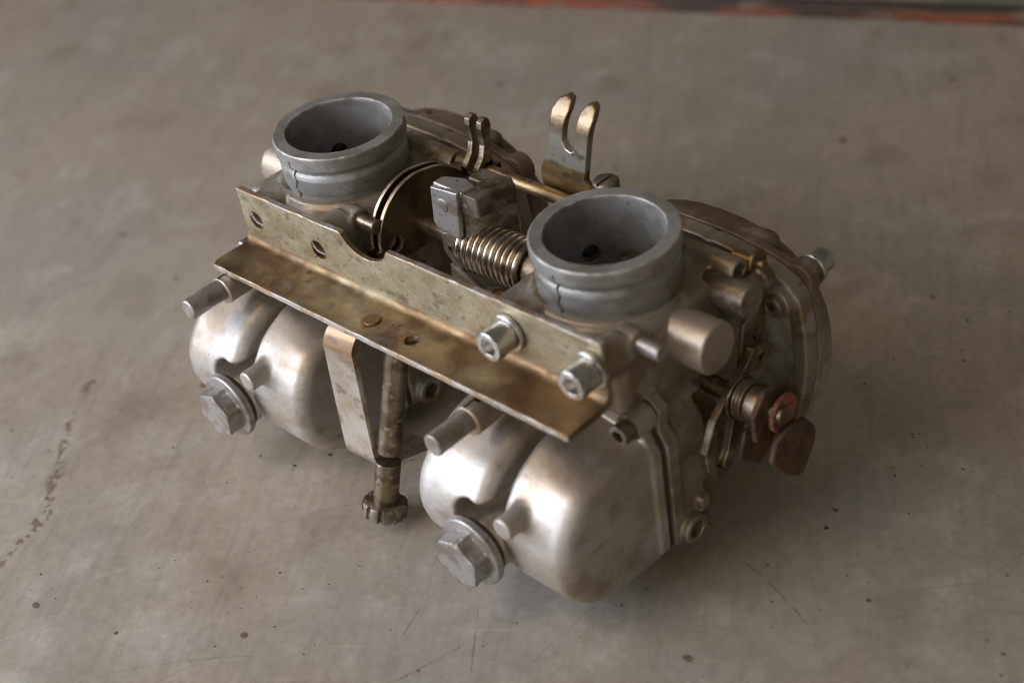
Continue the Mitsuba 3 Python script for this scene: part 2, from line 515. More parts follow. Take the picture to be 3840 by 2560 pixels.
casting = cut(.8, casting, inter(ext(1, cov_in, 30, 38.5, .8), lambda p: 23.5 - np.hypot(p[:, 0], p[:, 2] + 58), lambda p: 7 - np.hypot(p[:, 0] - 36.5, p[:, 2] + 33)),
              cyl(2, (0, 0), 19.7, -88, 5), cyl(0, (24.3, -18.2), 2.4, 20, 34, .2), cyl(0, (24.3, -18.2), 2.4, -8, 3.9, .2),
              cyl(0, (-12, -93), 3.0, 30, 40, .3), cyl(1, (36.5, -33), 2.8, 28, 36, .3),
              cyl(1, (-11, -22.5), 3.3, -40, -14, .2), cyl(1, (22, -22.5), 3.3, -40, -14, .2),
              box((26, -1, -60), (40, 6, -50), 1), cyl(1, (9, -19.2), 2.0, 20, 46, .2),
              cap((-24, 13.6, -21.5), (-8, 5, -20.3), 3.6), cap((-14, 26, -22.4), (-4, 9, -22.4), .8))
casting_ply = solid(casting, (-50, -34, -104), (50, 45, -12.5), .55)
K = put(B + '__casting', casting_ply, 'cast_metal')
KL = put(B + '__casting', casting_ply, 'cast_metal', 'left carburettor casting, farther from the camera', -S)
labels[K] = {'label': 'right carburettor casting, nearer to the camera'}


def spigot_f(p):
    r, z = np.hypot(p[:, 0], p[:, 1]), p[:, 2]
    q = np.stack([r, z], 1)
    prof = [(18.7, 0), (22.8, 0), (23, -.4), (23, -5), (22.4, -5.6), (21.4, -6.4), (21.3, -7.6), (22.0, -8.4), (22.3, -9.5), (22.2, -14.6), (21.9, -15.2), (21.9, -18.5), (19.6, -18.5), (19.6, -62), (18.7, -62)]
    d = sd_poly(q, prof) - .12
    seam = np.maximum(np.abs(p[:, 0] - .3 + .5 * np.sin(z * 1.3)) - .33, np.maximum(p[:, 1] + 15, z + 3.0))
    d = np.maximum(d, -np.minimum(cap((-30, 17.2, -20.3), (-10, 6, -20.3), 3.1)(p), cap((-14, 26, -22.4), (-7, 13, -22.4), .9)(p)))
    return np.maximum(d, -(np.maximum(seam, 20.9 - r)))


sp = solid(spigot_f, (-23.5, -23.5, -62.2), (23.5, 23.5, .5), .45)
put(K + '__spigot', sp, 'spigot_metal')
put(KL + '__spigot', sp, 'spigot_metal', dx=-S)
sb = solid(cap((-23, 13.2, -20.6), (-20.2, 11.6, -20.4), 3.3), (-27, 8, -25), (-16, 18, -16), .3)  # black plug added at the back of the slide hole to darken it
put(K + '__shade_plug', sb, 'shade_black')
put(KL + '__shade_plug', sb, 'shade_black', dx=-S)
face = inter(ext(1, cov_in * [.99, 1] + [0, 0], 38.2, 38.9, .1), lambda p: 24.5 - np.hypot(p[:, 0], p[:, 2] + 58))  # thin pale sheet added over the shaded flange face to brighten it
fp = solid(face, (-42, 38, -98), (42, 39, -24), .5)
put(K + '__lightened_face', fp, 'lightened_metal')
put(KL + '__lightened_face', fp, 'lightened_metal', dx=-S)
# outer shaft bosses
bs = solid(uni(cyl(0, (0, -27.5), 8.3, 25, 40.5, .9)), (25, -9, -37), (41, 9, -19), .4)
put(K + '__shaft_boss', bs, 'bowl_metal')
bl = solid(uni(cyl(0, (0, -28), 8.3, -S - 43, -S - 24, .9)), (-S - 43.5, -9, -37), (-S - 24, 9, -19), .4)
put(KL + '__shaft_boss', bl, 'bowl_metal')
# small vent nubs on the right of each casting
nb = solid(uni(cyl(0, (-19, -18.8), 2.55, 26, 36, .5)), (26, -22, -22), (37, -16, -16), .25)
put(K + '__vent_nozzle', nb, 'alu_metal')
put(KL + '__vent_nozzle', nb, 'lever_metal', dx=-S)
# choke housing: cylinder, elbow pipe
ch = solid(smin(.6, cyl(0, (19.3, -23.3), 5.7, 20, 38.5, .6), cap((33.5, 21, -22.5), (33.8, 29, -22.8), 3.0), cyl(1, (33.8, -22.8), 3.9, 28, 33, 1.6)), (20, 13, -30), (41, 35, -16), .35)
put(K + '__choke_housing', ch, 'dark_metal')
el = solid(uni(cyl(0, (32, -19.5), 1.7, 22, 34, .3), cyl(0, (32, -19.5), 4.4, 30, 31.6, .4)), (22, 27, -25), (35, 37, -14), .3)
put(K + '__choke_stop', el, 'gold_metal')

# ------------------------------------------------------------------ diaphragm covers
cv = cut(.6, smin(2.0, ext(1, cov_out, 42.2, 46, .9), ext(1, dome, 43, 57.5, 7)), box((-100, -10, -300), (100, 42.2, 100), .01))
cv = smin(1.5, cv, cyl(1, (38, -29.5), 5.5, 42.2, 48.5, 1), cyl(1, (-38, -29.5), 5.5, 42.2, 48.5, 1), cap((4, 50, -27), (22, 49, -25), 4))
cvp = solid(cv, (-47, 42, -104), (47, 58, -19), .6)
CV = put(B + '__diaphragm_cover', cvp, 'cap_metal')
CVL = put(B + '__diaphragm_cover', cvp, 'cap_metal', dx=-S)


def cap_screw(c, ax_dir, r, h, rs, washer=True):
    """socket head screw whose head stands at c and points along ax_dir"""
    Rm = frame(ax_dir)
    hexa = [(rs * math.cos(k * math.pi / 3), rs * math.sin(k * math.pi / 3)) for k in range(6)]
    f = cut(.25, cyl(2, (0, 0), r, 0, h, .55), ext(2, hexa, h - 3.2, h + 2, .05))
    if washer:
        f = uni(f, cyl(2, (0, 0), r * 1.28, -1.6, -.05, .35))
    c = np.array(c, float)
    e = r * 1.3 + h
    return solid(at(f, c, Rm), c - e, c + e, .22)


put(CV + '__screw', cap_screw((40.3, 48.0, -27.0), (0, 1, 0), 3.9, 6, 1.9), 'steel_metal')
put(CVL + '__screw', cap_screw((-S - 12.5, 46.5, -25.5), (0, 1, .3), 3.4, 4, 1.7), 'gold_metal')
sk = cap_screw((36.5, 33.2, -33), (0, -1, 0), 3.6, 3, 1.8, False)
put(CV + '__screw', sk, 'dark_metal')

# ------------------------------------------------------------------ float bowls
prof = [(-22, -44), (-44, -47), (-56, -53), (-63, -62), (-65.5, -73), (-64, -84), (-57, -94), (-47, -99.5), (-22, -101.5)]
profL = [(-22, -45), (-46, -49), (-59, -55), (-66.5, -64), (-68.5, -73), (-66, -83), (-58, -93), (-47, -99.5), (-22, -101.5)]


def lobe(pf, x0, x1, ra, rb, tilt=0):
    rr = 19.0
    pf = np.array(Polygon(pf + [(-4, pf[-1][1]), (-4, pf[0][1])]).buffer(-rr, join_style=2).exterior.coords)[:-1]

    def f(p):
        r = np.where(p[:, 0] < (x0 + x1) / 2, ra, rb)
        d1 = sd_poly(p[:, 1:], pf) - rr + r
        d2 = np.abs(p[:, 0] - (x0 + x1) / 2) - (x1 - x0) / 2 + r
        d = np.minimum(np.maximum(d1, d2), 0) + np.hypot(np.maximum(d1, 0), np.maximum(d2, 0)) - r
        return np.maximum(d, p[:, 1] + 22) if tilt == 0 else (lambda a, b, k: np.maximum(a, b) + np.maximum(k - np.abs(a - b), 0) ** 2 / (4 * k))(np.maximum(d, p[:, 1] + 22), (p[:, 2] + 46.5 + tilt * (p[:, 0] - 5)) * .97, 3.0)
    return f


bowl = cut(2.5, lobe(profL, -31, -0.2, 7.0, 5.0), box((-9.5, -95, -125), (20, -36, -64.5), 3.5))
bowl = uni(bowl, lobe(prof, 5.6, 32.0, 2.8, 5.6, .20))
back = box((-14, -34, -101), (10, -22, -46), 3)
bowl = smin(1.8, bowl, back)
bowl = smin(2.0, bowl, cyl(1, (-2.7, -78), 10.0, -66.5, -30, .6), cyl(1, (12.9, -61), 3.7, -70, -48, .9),
            cyl(1, (-11.6, -41.5), 5.2, -55.5, -24, .8), cyl(1, (28.7, -43), 4.6, -29, -20.6, .8), cyl(1, (-28, -43), 4.6, -29, -20.6, .8))
bowl = smin(1.6, bowl, ext(1, FL, -24.6, -20.4, .9))
bowl = cut(2.0, bowl, cap((-9.5, -76, -67.5), (-3, -50, -68), 4.2), cap((-7.6, -78, -49.5), (-7.4, -36, -46.8), 2.1))
bowl_ply = solid(bowl, (-34, -72, -103.5), (35.5, -20, -37.5), .45)
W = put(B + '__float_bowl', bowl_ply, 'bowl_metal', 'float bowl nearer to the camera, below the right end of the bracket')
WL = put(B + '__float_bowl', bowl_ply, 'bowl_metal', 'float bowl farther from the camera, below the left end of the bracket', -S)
gk = solid(cut(.2, ext(1, FL, -20.4, -19.0, .2, -.3), cyl(1, (0, -75), 18, -30, -10)), (-34, -20.5, -103), (35, -19, -38), .35)
put(W + '__gasket', gk, 'rubber')
put(WL + '__gasket', gk, 'rubber', dx=-S)
hx = [(9.2 * math.cos(k * math.pi / 3 + .35), -78 + 9.2 * math.sin(k * math.pi / 3 + .35)) for k in range(6)]
plug = inter(ext(1, [(a - 2.7, b) for a, b in hx], -77.2, -70, .35), cone(1, (-2.7, -78), 8.5, 19, -77.3, -69, .2))


def chewed(p):
    n = meshkit.noise(p / 1.7, 3) - .5
    return plug(p) + .9 * np.maximum(n, 0) * np.clip(np.hypot(p[:, 0] + 2.7, p[:, 2] + 78) - 6.5, 0, 1)


pg = solid(uni(chewed, cyl(1, (-2.7, -78), 12.2, -71.4, -68.4, .9)), (-15, -78, -90.5), (9.5, -68, -66), .35)
P1 = put(W + '__drain_plug', pg, 'alu_metal')
P2 = put(WL + '__drain_plug', pg, 'alu_metal', dx=-S)
ws = solid(uni(cyl(1, (-2.7, -78), 10.6, -68.4, -66.6, .5)), (-15, -69, -90.5), (9.5, -66, -66), .35)
put(W + '__drain_washer', ws, 'rubber')
put(WL + '__drain_washer', ws, 'rubber', dx=-S)
pn = solid(uni(cyl(1, (-11.6, -40.5), 3.75, -70, -50, .9)), (-16, -72, -45), (-7, -50, -36), .25)
put(W + '__overflow_pipe', pn, 'alu_metal')
put(WL + '__overflow_pipe', pn, 'alu_metal', dx=-S)
bsw = cap_screw((28.7, -29.2, -43), (0, -1, 0), 3.5, 4.6, 2.1)
put(W + '__screw', bsw, 'dark_metal')
put(WL + '__screw', cap_screw((-28, -29.2, -43), (0, -1, 0), 3.5, 4.6, 1.7), 'steel_metal', dx=-S)

# ------------------------------------------------------------------ angle bracket
BR = Rot.from_euler('y', -1.3, degrees=True).as_matrix()
BO = np.array([-57.0, -34.0, -32.5])
TH = 2.1


def bracket_f(p):      # local: x along, y to the camera negative, z up; fold at the origin
    q = p[:, 1:]
    up = sd_poly(q, [(0, 0), (TH, 0), (TH, 20.8), (0, 20.8)])
    lo = sd_poly(q, [(TH, 0), (TH, -TH), (-18, -TH), (-18, 0)])
    d = np.minimum(up, lo)
    r = 3.6                                        # inner fillet of the fold
    w = np.maximum(np.maximum(q[:, 0] - .5, -.5 - q[:, 1]), np.maximum(-(q[:, 0] + r), q[:, 1] - r))
    fil = np.maximum(w, r - np.hypot(q[:, 0] + r, q[:, 1] - r))
    d = np.minimum(d, fil)
    oc = np.hypot(q[:, 0] - TH + 3.2, q[:, 1] + TH - 3.2) - 3.2     # outer round of the fold
    d = np.where((q[:, 0] > TH - 3.2) & (q[:, 1] < -TH + 3.2), np.maximum(d, oc), d)
    rd = .55
    ex = np.abs(p[:, 0]) - 84.6
    d, ex = d + rd, ex + rd
    d = np.minimum(np.maximum(d, ex), 0) + np.hypot(np.maximum(d, 0), np.maximum(ex, 0)) - rd
    # holes of the upright leg and of the flat leg, the notch, trimmed corners
    hs = [np.hypot(p[:, 0] - hx, p[:, 2] - hz) - hr for hx, hz, hr in ((-77, 9.6, 3.4), (-43.5, 8.8, 3.4))]
    hs = [np.maximum(h, -(p[:, 1] + 1.0)) for h in hs]
    hv = np.maximum(np.hypot(p[:, 0] - 11.5, p[:, 1] + 10.5) - 2.2, p[:, 2] - 2)
    nt = np.maximum(np.hypot((p[:, 0] + 17.5) / 1.25, p[:, 2] - 23.5) - 9.3, -1.5 - p[:, 1])
    c1 = (-p[:, 1] + (p[:, 0] - 84.6) * .9 - 13.5) * .74
    c1 = np.maximum(c1, p[:, 2] - 2)
    c2 = np.maximum((p[:, 1] + (p[:, 0] + 84.6) * 1.3 + 15.5) * .6, p[:, 2] - 2)
    for h in hs + [hv, nt, c2]:
        e = -h
        k = np.maximum(.5 - np.abs(d - e), 0) / .5
        d = np.maximum(d, e) + k * k * .125
    return d


bf = at(bracket_f, BO, BR)
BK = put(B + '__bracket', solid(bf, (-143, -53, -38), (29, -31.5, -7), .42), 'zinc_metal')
put(BK + '__bolt', cap_screw((-10.2, -36.0, -20.6), (0, -1, 0), 5.0, 7.7, 3.0), 'steel_metal')
put(BK + '__bolt', cap_screw((22.6, -36.0, -20.2), (0, -1, 0), 5.0, 7.7, 3.0), 'steel_metal')
rv = at(uni(cyl(2, (0, 0), 3.0, -.6, .7, .5)), BO + BR @ [-7.5, -10.0, 0], BR)
c0 = BO + BR @ [-7.5, -10.0, 0]
put(BK + '__rivet', solid(rv, c0 - 4, c0 + 4, .25), 'zinc_metal')

# ------------------------------------------------------------------ idle screw, its hanger and knob
S0, S1 = np.array([-56.0, -45.3, -47.3]), np.array([-58.4, -60.8, -98.0])
SD = (S1 - S0) / np.linalg.norm(S1 - S0)
SR = frame(SD)
L = np.linalg.norm(S1 - S0)
scr = at(uni(cyl(2, (0, 0), 4.3, L * .66, L - 2, .3), cyl(2, (0, 0), 4.0, -8, L * .60, .8)), S0, SR)
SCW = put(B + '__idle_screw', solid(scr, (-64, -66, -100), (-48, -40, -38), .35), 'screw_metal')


def knob_f(p):
    r, a = np.hypot(p[:, 0], p[:, 1]), np.arctan2(p[:, 1], p[:, 0])
    seg = 2 * np.pi / 10
    b = np.abs((a + seg / 2) % seg - seg / 2) * r
    rad = np.maximum(r - 7.7, np.where(b < 1.6, -9, r - 6.2))
    d2 = np.abs(p[:, 2] - L) - 2.6
    d = np.maximum(rad, d2)
    return np.maximum(d, (r + np.abs(p[:, 2] - L) - 9.7) * .7)


put(SCW + '__knob', solid(at(knob_f, S0, SR), S1 - 9, S1 + 9, .25), 'dark_metal')


def plate(quad, th):
    """bent strip through pairs of edge points, given thickness"""
    q = np.array(quad, float)
    L_, R_ = q[:, 0], q[:, 1]
    t = np.gradient((L_ + R_) / 2, axis=0)
    n = np.cross(t, R_ - L_)
    n /= np.linalg.norm(n, axis=1, keepdims=True)
    V = np.stack([L_, R_, R_ - th * n, L_ - th * n], 1).reshape(-1, 3)
    F = []
    for i in range(len(q) - 1):
        for j in range(4):
            a, b = i * 4 + j, i * 4 + (j + 1) % 4
            F += [[a, b, b + 4], [a, b + 4, a + 4]]
    e = (len(q) - 1) * 4
    F += [[0, 2, 1], [0, 3, 2], [e, e + 1, e + 2], [e, e + 2, e + 3]]
    return V, np.array(F)


def catmull(P, n=10):
    P = np.array(P, float)
    sh = P.shape[1:]
    P = P.reshape(len(P), -1)
    Q = np.vstack([2 * P[:1] - P[1:2], P, 2 * P[-1:] - P[-2:-1]])
    out = []
    for i in range(1, len(Q) - 2):
        for t in np.linspace(0, 1, n, endpoint=False):
            a, b, c, d = Q[i - 1], Q[i], Q[i + 1], Q[i + 2]
            out.append(.5 * (2 * b + (c - a) * t + (2 * a - 5 * b + 4 * c - d) * t * t + (3 * b - a - 3 * c + d) * t ** 3))
    return np.array(out + [P[-1]]).reshape(-1, *sh)


hang = [((-78, -38, -37.5), (-64, -38, -37.0)), ((-81.5, -46.5, -39.5), (-66.5, -46.5, -37.5)), ((-83, -50.0, -44), (-68, -50.0, -42)), ((-82.5, -51.0, -50), (-67.5, -51.0, -48)), ((-76.5, -56.0, -78.5), (-61.5, -56.0, -77.2)),
        ((-75.5, -55.8, -82.2), (-60.5, -55.8, -80.8)), ((-72, -53.5, -83.5), (-56.5, -52.5, -82.5)), ((-62, -42, -80.5), (-47, -41, -79))]
put(B + '__screw_hanger', mesh(plate(catmull(hang, 8), -2.2), 30), 'hanger_metal')

sl = solid(cap((-75.0, -50.2, -46), (-74.2, -51.6, -52.5), 1.5), (-77, -54, -55), (-72, -48, -44), .2)
put(B + '__screw_hanger__groove', sl, 'hanger_metal')

# ------------------------------------------------------------------ throttle shaft, quadrant, lever, return spring
TS = put(B + '__throttle_shaft', solid(uni(cyl(0, (0, -27.5), 3.2, -94, -30, .4), cyl(0, (0, -27.5), 6.4, -38, -33, .5)), (-94.5, -7, -35), (-30, 7, -20), .4), 'lever_metal')  # thinned and given darker metal to paint the shade it sits in


def quad_f(p, x0, x1):
    y, z = p[:, 1], p[:, 2] + 28
    r = np.hypot(y, z)
    a = np.degrees(np.arctan2(z, y))
    R_ = 19.6 + 5.2 * np.clip((75 - a) / 62, 0, 1) ** 1.3
    d = np.maximum(r - R_, -(z * .96 + y * .05 + 4.0) - 4)
    d = np.maximum(d, y - 23.5)
    d = np.maximum(d, (z + y * .8 - 27.0) * .78)
    d = np.maximum(d, 3.0 - np.hypot(y + 13.2, z + .8))
    dx = np.abs(p[:, 0] - (x0 + x1) / 2) - (x1 - x0) / 2
    rd = .35
    d, dx = d + rd, dx + rd
    return np.minimum(np.maximum(d, dx), 0) + np.hypot(np.maximum(d, 0), np.maximum(dx, 0)) - rd


put(B + '__cable_quadrant', solid(lambda p: quad_f(p, -87.0, -85.2), (-88, -21, -38), (-84, 26, -6), .35), 'quadrant_metal')
put(B + '__cable_quadrant', solid(lambda p: quad_f(p, -90.8, -89.2), (-92, -21, -38), (-88, 26, -6), .35), 'quadrant_metal')
# box-shaped aluminium lever in front of the spring
bx = [(-68, -3.0), (-55.5, -1.8), (-57.6, -19.6), (-60, -20.5), (-68.5, -19.0), (-69.6, -17)]
lev = uni(ext(1, bx, -8.0, -5.8, .45),
          ext(2, [(-68, -6.5), (-54.8, -6.5), (-54.0, -1), (-60, 1), (-68, -2)], -4.2, -2.0, .6))
lev = uni(lev, cyl(1, (-63.2, -8.6), 2.3, -8.35, -7, .2))
LV = put(B + '__throttle_lever', solid(lev, (-71, -9.5, -22), (-53, 2, -1), .3), 'alu_metal')
arm = uni(ext(0, [(-6.2, -2.6), (-6.2, -10), (10.5, -12.5), (11.5, -11), (11.5, -6), (9, -4.6)], -57.5, -48.5, .8),
          at(ext(2, [(-57.6, -5.7), (-55.8, -5.7), (-48.6, 10.5), (-50.8, 10.5)], -22, -3, .4)),
          box((-64, 4.5, -11), (-49.5, 12, -4.6), 1.2))
put(LV + '__arm', solid(arm, (-66, -8, -24), (-47, 13, -1), .35), 'dark_metal')  # dark metal paints the shade on this side, turned from the light
lug = cut(.2, ext(1, [(-72, -25), (-61, -22.2), (-63.2, -36), (-68, -37), (-72.5, -32)], -3.6, -1.8, .4, .3), cyl(1, (-68.4, -29.6), 1.0, -5, 0, .1))
put(LV + '__lug', solid(lug, (-74, -4, -38.5), (-60, -1, -21), .25), 'alu_metal')
ey = uni(cut(.1, cyl(1, (-68.4, -29.6), 1.6, -4.3, -3.2, .2), cyl(1, (-68.4, -29.6), 1.0, -6, 0, .1)))
put(LV + '__eyelet', solid(ey, (-71, -5, -32), (-66, -3, -27), .15), 'gold_metal')
n_t = 10.5
th = np.linspace(0, n_t * 2 * np.pi, int(n_t * 40))
hel = np.stack([-61.3 + 27.0 * th / th[-1], 7.9 * np.cos(th + 1), -27.2 + 7.9 * np.sin(th + 1)], 1)
put(B + '__return_spring', mesh(tube(hel, 1.2, 12), 60), 'spring_metal')
pl = ext(1, [(-64, -31), (-50, -37), (-44, -40), (-44, -48), (-66, -46)], -9, -7.2, .4)
put(LV + '__stop_plate', solid(pl, (-68, -10, -50), (-42, -6, -30), .4), 'alu_metal')
bn = solid(uni(cyl(0, (-19, -27.5), 3.6, -36, -27, .5), cyl(0, (-19, -27.5), 4.4, -34, -32, .4)), (-37, -24, -33), (-26, -14, -22), .3)
put(K + '__banjo', bn, 'gold_metal')

# ------------------------------------------------------------------ choke rod with fork lever and clevis
RD = put(B + '__choke_rod', solid(uni(cyl(0, (25.2, -17.6), 2.4, -99, 12, .4)), (-100, 22, -21), (13, 28.5, -14), .35), 'gold_metal')


FORK = [(-54, -24), (-51.5, -9.0), (-47.2, -2), (-44.4, 10), (-44.0, 14.2), (-42.8, 16.6), (-40.8, 17.6), (-38.8, 17.0), (-38.4, 15), (-39.3, 11.5), (-40.3, 8), (-41.2, 4.0), (-40.0, 1.2), (-37.4, .2), (-35.0, 1.4), (-33.9, 6), (-33.0, 11.5), (-32.4, 15.2), (-31.4, 17.0), (-29.8, 17.4), (-28.4, 16.6), (-28.0, 14.4), (-28.9, 10), (-30.8, 3), (-32.4, -4),
        (-33.5, -8.6), (-30.5, -14), (-22, -15.5), (-20, -24)]


def fork_f(p):
    # plate square to y with tips bent back
    x, z = p[:, 0], p[:, 2]
    y0 = 28 + .06 * np.maximum(z - 9, 0) ** 2 + .02 * np.maximum(-8 - z, 0) ** 2
    q = np.stack([x, z], 1)
    d = sd_poly(q, FORK) - .7
    e = (np.abs(p[:, 1] - y0) - 1.45) * .9
    rd = .45
    d, e = d + rd, e + rd
    return np.minimum(np.maximum(d, e), 0) + np.hypot(np.maximum(d, 0), np.maximum(e, 0)) - rd


FK = put(B + '__choke_fork', solid(fork_f, (-57, 25, -27), (-18, 34, 22), .35), 'fork_metal')
fs = at(cut(.2, cyl(2, (0, 0), 4.4, -3, 1.6, 1.1), box((-.5, -6, .9), (.5, 6, 4), .1)), (-27.0, 30.5, -9.3))
put(FK + '__screw', solid(fs, (-32, 25, -13), (-22, 36, -6), .25), 'dark_metal')


LUG = [(15, -19), (16, -16.5), (20.5, -14.8), (24.0, -12.0), (26.0, -8.6), (26.4, -5), (26.2, -2.5), (26.7, -.4), (28.4, .6), (30.0, -.2), (30.6, -2.4), (30.1, -5), (29.4, -7.5), (28.6, -10.5), (27.2, -13.5), (27.5, -19)]


def clevis(x0):
    def f(p):
        q = np.stack([p[:, 1], p[:, 2]], 1)
        xc = x0 + .22 * np.maximum(-6 - p[:, 2], 0)
        d, e = sd_poly(q, LUG) - .3 + .4, np.abs(p[:, 0] - xc) - 1.3 + .4
        return np.minimum(np.maximum(d, e), 0) + np.hypot(np.maximum(d, 0), np.maximum(e, 0)) - .4
    return f


cvf = smin(1.0, clevis(-85.0), clevis(-79.3), ext(2, [(-104, 20), (-104, 29), (-76, 31), (-76, 18)], -19.5, -17, .6))
put(B + '__choke_clevis', solid(cvf, (-106, 20, -22), (-77, 34, 4), .35), 'lever_metal')

# ------------------------------------------------------------------ choke lever group on the right end
slot = [(21, -38.5), (24.5, -42), (22.5, -47), (17, -49.5), (13.5, -58), (5, -66.5), (1.8, -72.5), (-1.5, -75.4), (-5.5, -74), (-8.8, -68.5), (-9.2, -62), (-4, -52.5), (4.5, -46.2), (11, -43), (16, -38.4)]


def lever_f(p):
    d = sd_poly(p[:, 1:], slot) - .6
    hole = sd_poly(p[:, 1:], [(2.5, -53), (4.2, -57), (.6, -67), (-2.4, -71.5), (-4.6, -70.6), (-6.2, -66), (-4.8, -60), (-1, -54)])
    d = np.maximum(d, -hole)
    d = np.maximum(d, 1.3 - np.hypot(p[:, 1] - 19.4, p[:, 2] + 43))
    e = np.abs(p[:, 0] - 39.6) - 1.4
    rd = .45
    d, e = d + rd, e + rd
    return np.minimum(np.maximum(d, e), 0) + np.hypot(np.maximum(d, 0), np.maximum(e, 0)) - rd


LC = put(B + '__choke_lever', solid(lever_f, (38, -11, -78), (42, 27, -36), .32), 'lever_metal')
sc = (7.3, -50.0)
put(LC + '__pivot', solid(uni(cyl(0, sc, 3.0, 28, 58, .4), cyl(0, sc, 6.6, 46.2, 51, .8), cyl(0, sc, 7.2, 41.2, 42, .3)), (28, -1, -58), (59, 16, -42), .35), 'lever_metal')
t2 = np.linspace(0, 3 * 2 * np.pi, 120)
put(LC + '__spring', mesh(tube(np.stack([42.4 + 3.6 * t2 / t2[-1], sc[0] + 6 * np.cos(t2), sc[1] + 6 * np.sin(t2)], 1), .62, 8), 60), 'lever_metal')
cam = solid(ext(0, [(0, -57), (-.5, -48), (5, -42), (12, -44), (19, -46), (20, -52), (14, -60), (6, -60.5)], 51.2, 53, .5, .5), (51, -2, -62), (54, 22, -40), .35)
put(LC + '__cam', cam, 'rustdark_metal')
put(LC + '__washer', solid(uni(cyl(0, (9.4, -51), 6.4, 55, 56.6, .4), cyl(0, (9.4, -51), 3.3, 55, 57.6, .6)), (54, 2, -59), (59, 17, -43), .3), 'rust_metal', 'orange rusted washer at the end of the choke lever pivot')
tab = solid(ext(0, [(9.5, -54.5), (15, -56.5), (18.6, -61.2), (19.4, -64.2), (18.4, -68), (13.2, -75), (11, -74.6), (5, -70), (-.6, -61.5), (1.4, -56.5)], 57.6, 59.6, .6, .9), (57, -3, -78), (60, 22, -52), .35)
put(LC + '__tab', tab, 'rustdark_metal', 'dark rusty tab hanging from the end of the choke lever pivot')
tb2 = solid(ext(0, [(2, -58), (9, -58), (15, -70), (8, -74), (-1, -66)], 46, 47.4, .5, .4), (45, -3, -76), (48, 17, -56), .35)
put(LC + '__back_tab', tb2, 'rustdark_metal')
lk = solid(cut(.2, ext(0, [(20, -34), (27, -30), (31, -33), (25, -52), (21, -58), (16, -56), (17, -50)], 33, 34.6, .4, .5), cap((30, 25.6, -36), (38, 22, -48), 1.2)), (32, 14, -60), (36, 33, -28), .32)
put(LC + '__link', lk, 'lever_metal')


# ------------------------------------------------------------------ bench
def seg(x, y, x0, y0, x1, y1):
    ex, ey = x1 - x0, y1 - y0
    t = dr.clip(((x - x0) * ex + (y - y0) * ey) / (ex * ex + ey * ey), 0, 1)
    return dr.sqrt((x - x0 - t * ex) ** 2 + (y - y0 - t * ey) ** 2)


def dots(x, y, s, prob, r0, r1, seed):
    u, v = x / s, y / s
    i, j = dr.floor(u), dr.floor(v)
    a, b, c = mikit.cell_rand(i, j, seed), mikit.cell_rand(i, j, seed + 1), mikit.cell_rand(i, j, seed + 2)
    r = (r0 + (r1 - r0) * c * c) / s
    cx, cy = i + .25 + .5 * a, j + .25 + .5 * b
    d = dr.sqrt((u - cx) ** 2 + ((v - cy) * (1 + .5 * a)) ** 2) * (1 + .5 * (N(u * 9, v * 9, seed) - .5))
    return SS(r * 1.25, r * .8, d) * dr.select(mikit.cell_rand(i, j, seed + 5) < prob, 1.0, 0.0)


def scratch(x, y, s, prob, w, seed):
    u, v = x / s, y / s
    i, j = dr.floor(u), dr.floor(v)
    a = mikit.cell_rand(i, j, seed) * 1.4 - .4 + .9 * dr.select(mikit.cell_rand(i, j, seed + 3) > .5, 1.0, 0.0)
    l = .12 + .3 * mikit.cell_rand(i, j, seed + 1)
    du, dv = u - i - .5, v - j - .5
    c, sn = dr.cos(a), dr.sin(a)
    al, ac = du * c + dv * sn, -du * sn + dv * c + .12 * (du * c + dv * sn) ** 2 * 2
    on = dr.select(mikit.cell_rand(i, j, seed + 2) < prob, 1.0, 0.0)
    return SS(w / s, w / s * .3, dr.abs(ac)) * SS(l, l * .7, dr.abs(al)) * on


def turn(x, y, a):
    return x * math.cos(a) - y * math.sin(a), x * math.sin(a) + y * math.cos(a)


def rfbm(x, y, s, octaves=4, seed=0.0):
    t, w = 0.0, 0.0
    for o in range(octaves):
        u, v = turn(x / s * 2 ** o, y / s * 2 ** o, .7 + 1.9 * o + seed)
        a, b = turn(u, v, .79)
        t, w = t + .5 ** o * ((N(u + 3.1 * o, v + 7.7, seed) + N(a * 1.13 + 1.3, b * 1.13 + 5.7, seed + 3)) * .68 - .18), w + .5 ** o
    return t / w


def stains(x, y):
    big = rfbm(x, y, 75, 4, .3)
    mid = rfbm(x, y, 17, 4, 4.2)
    return big, mid


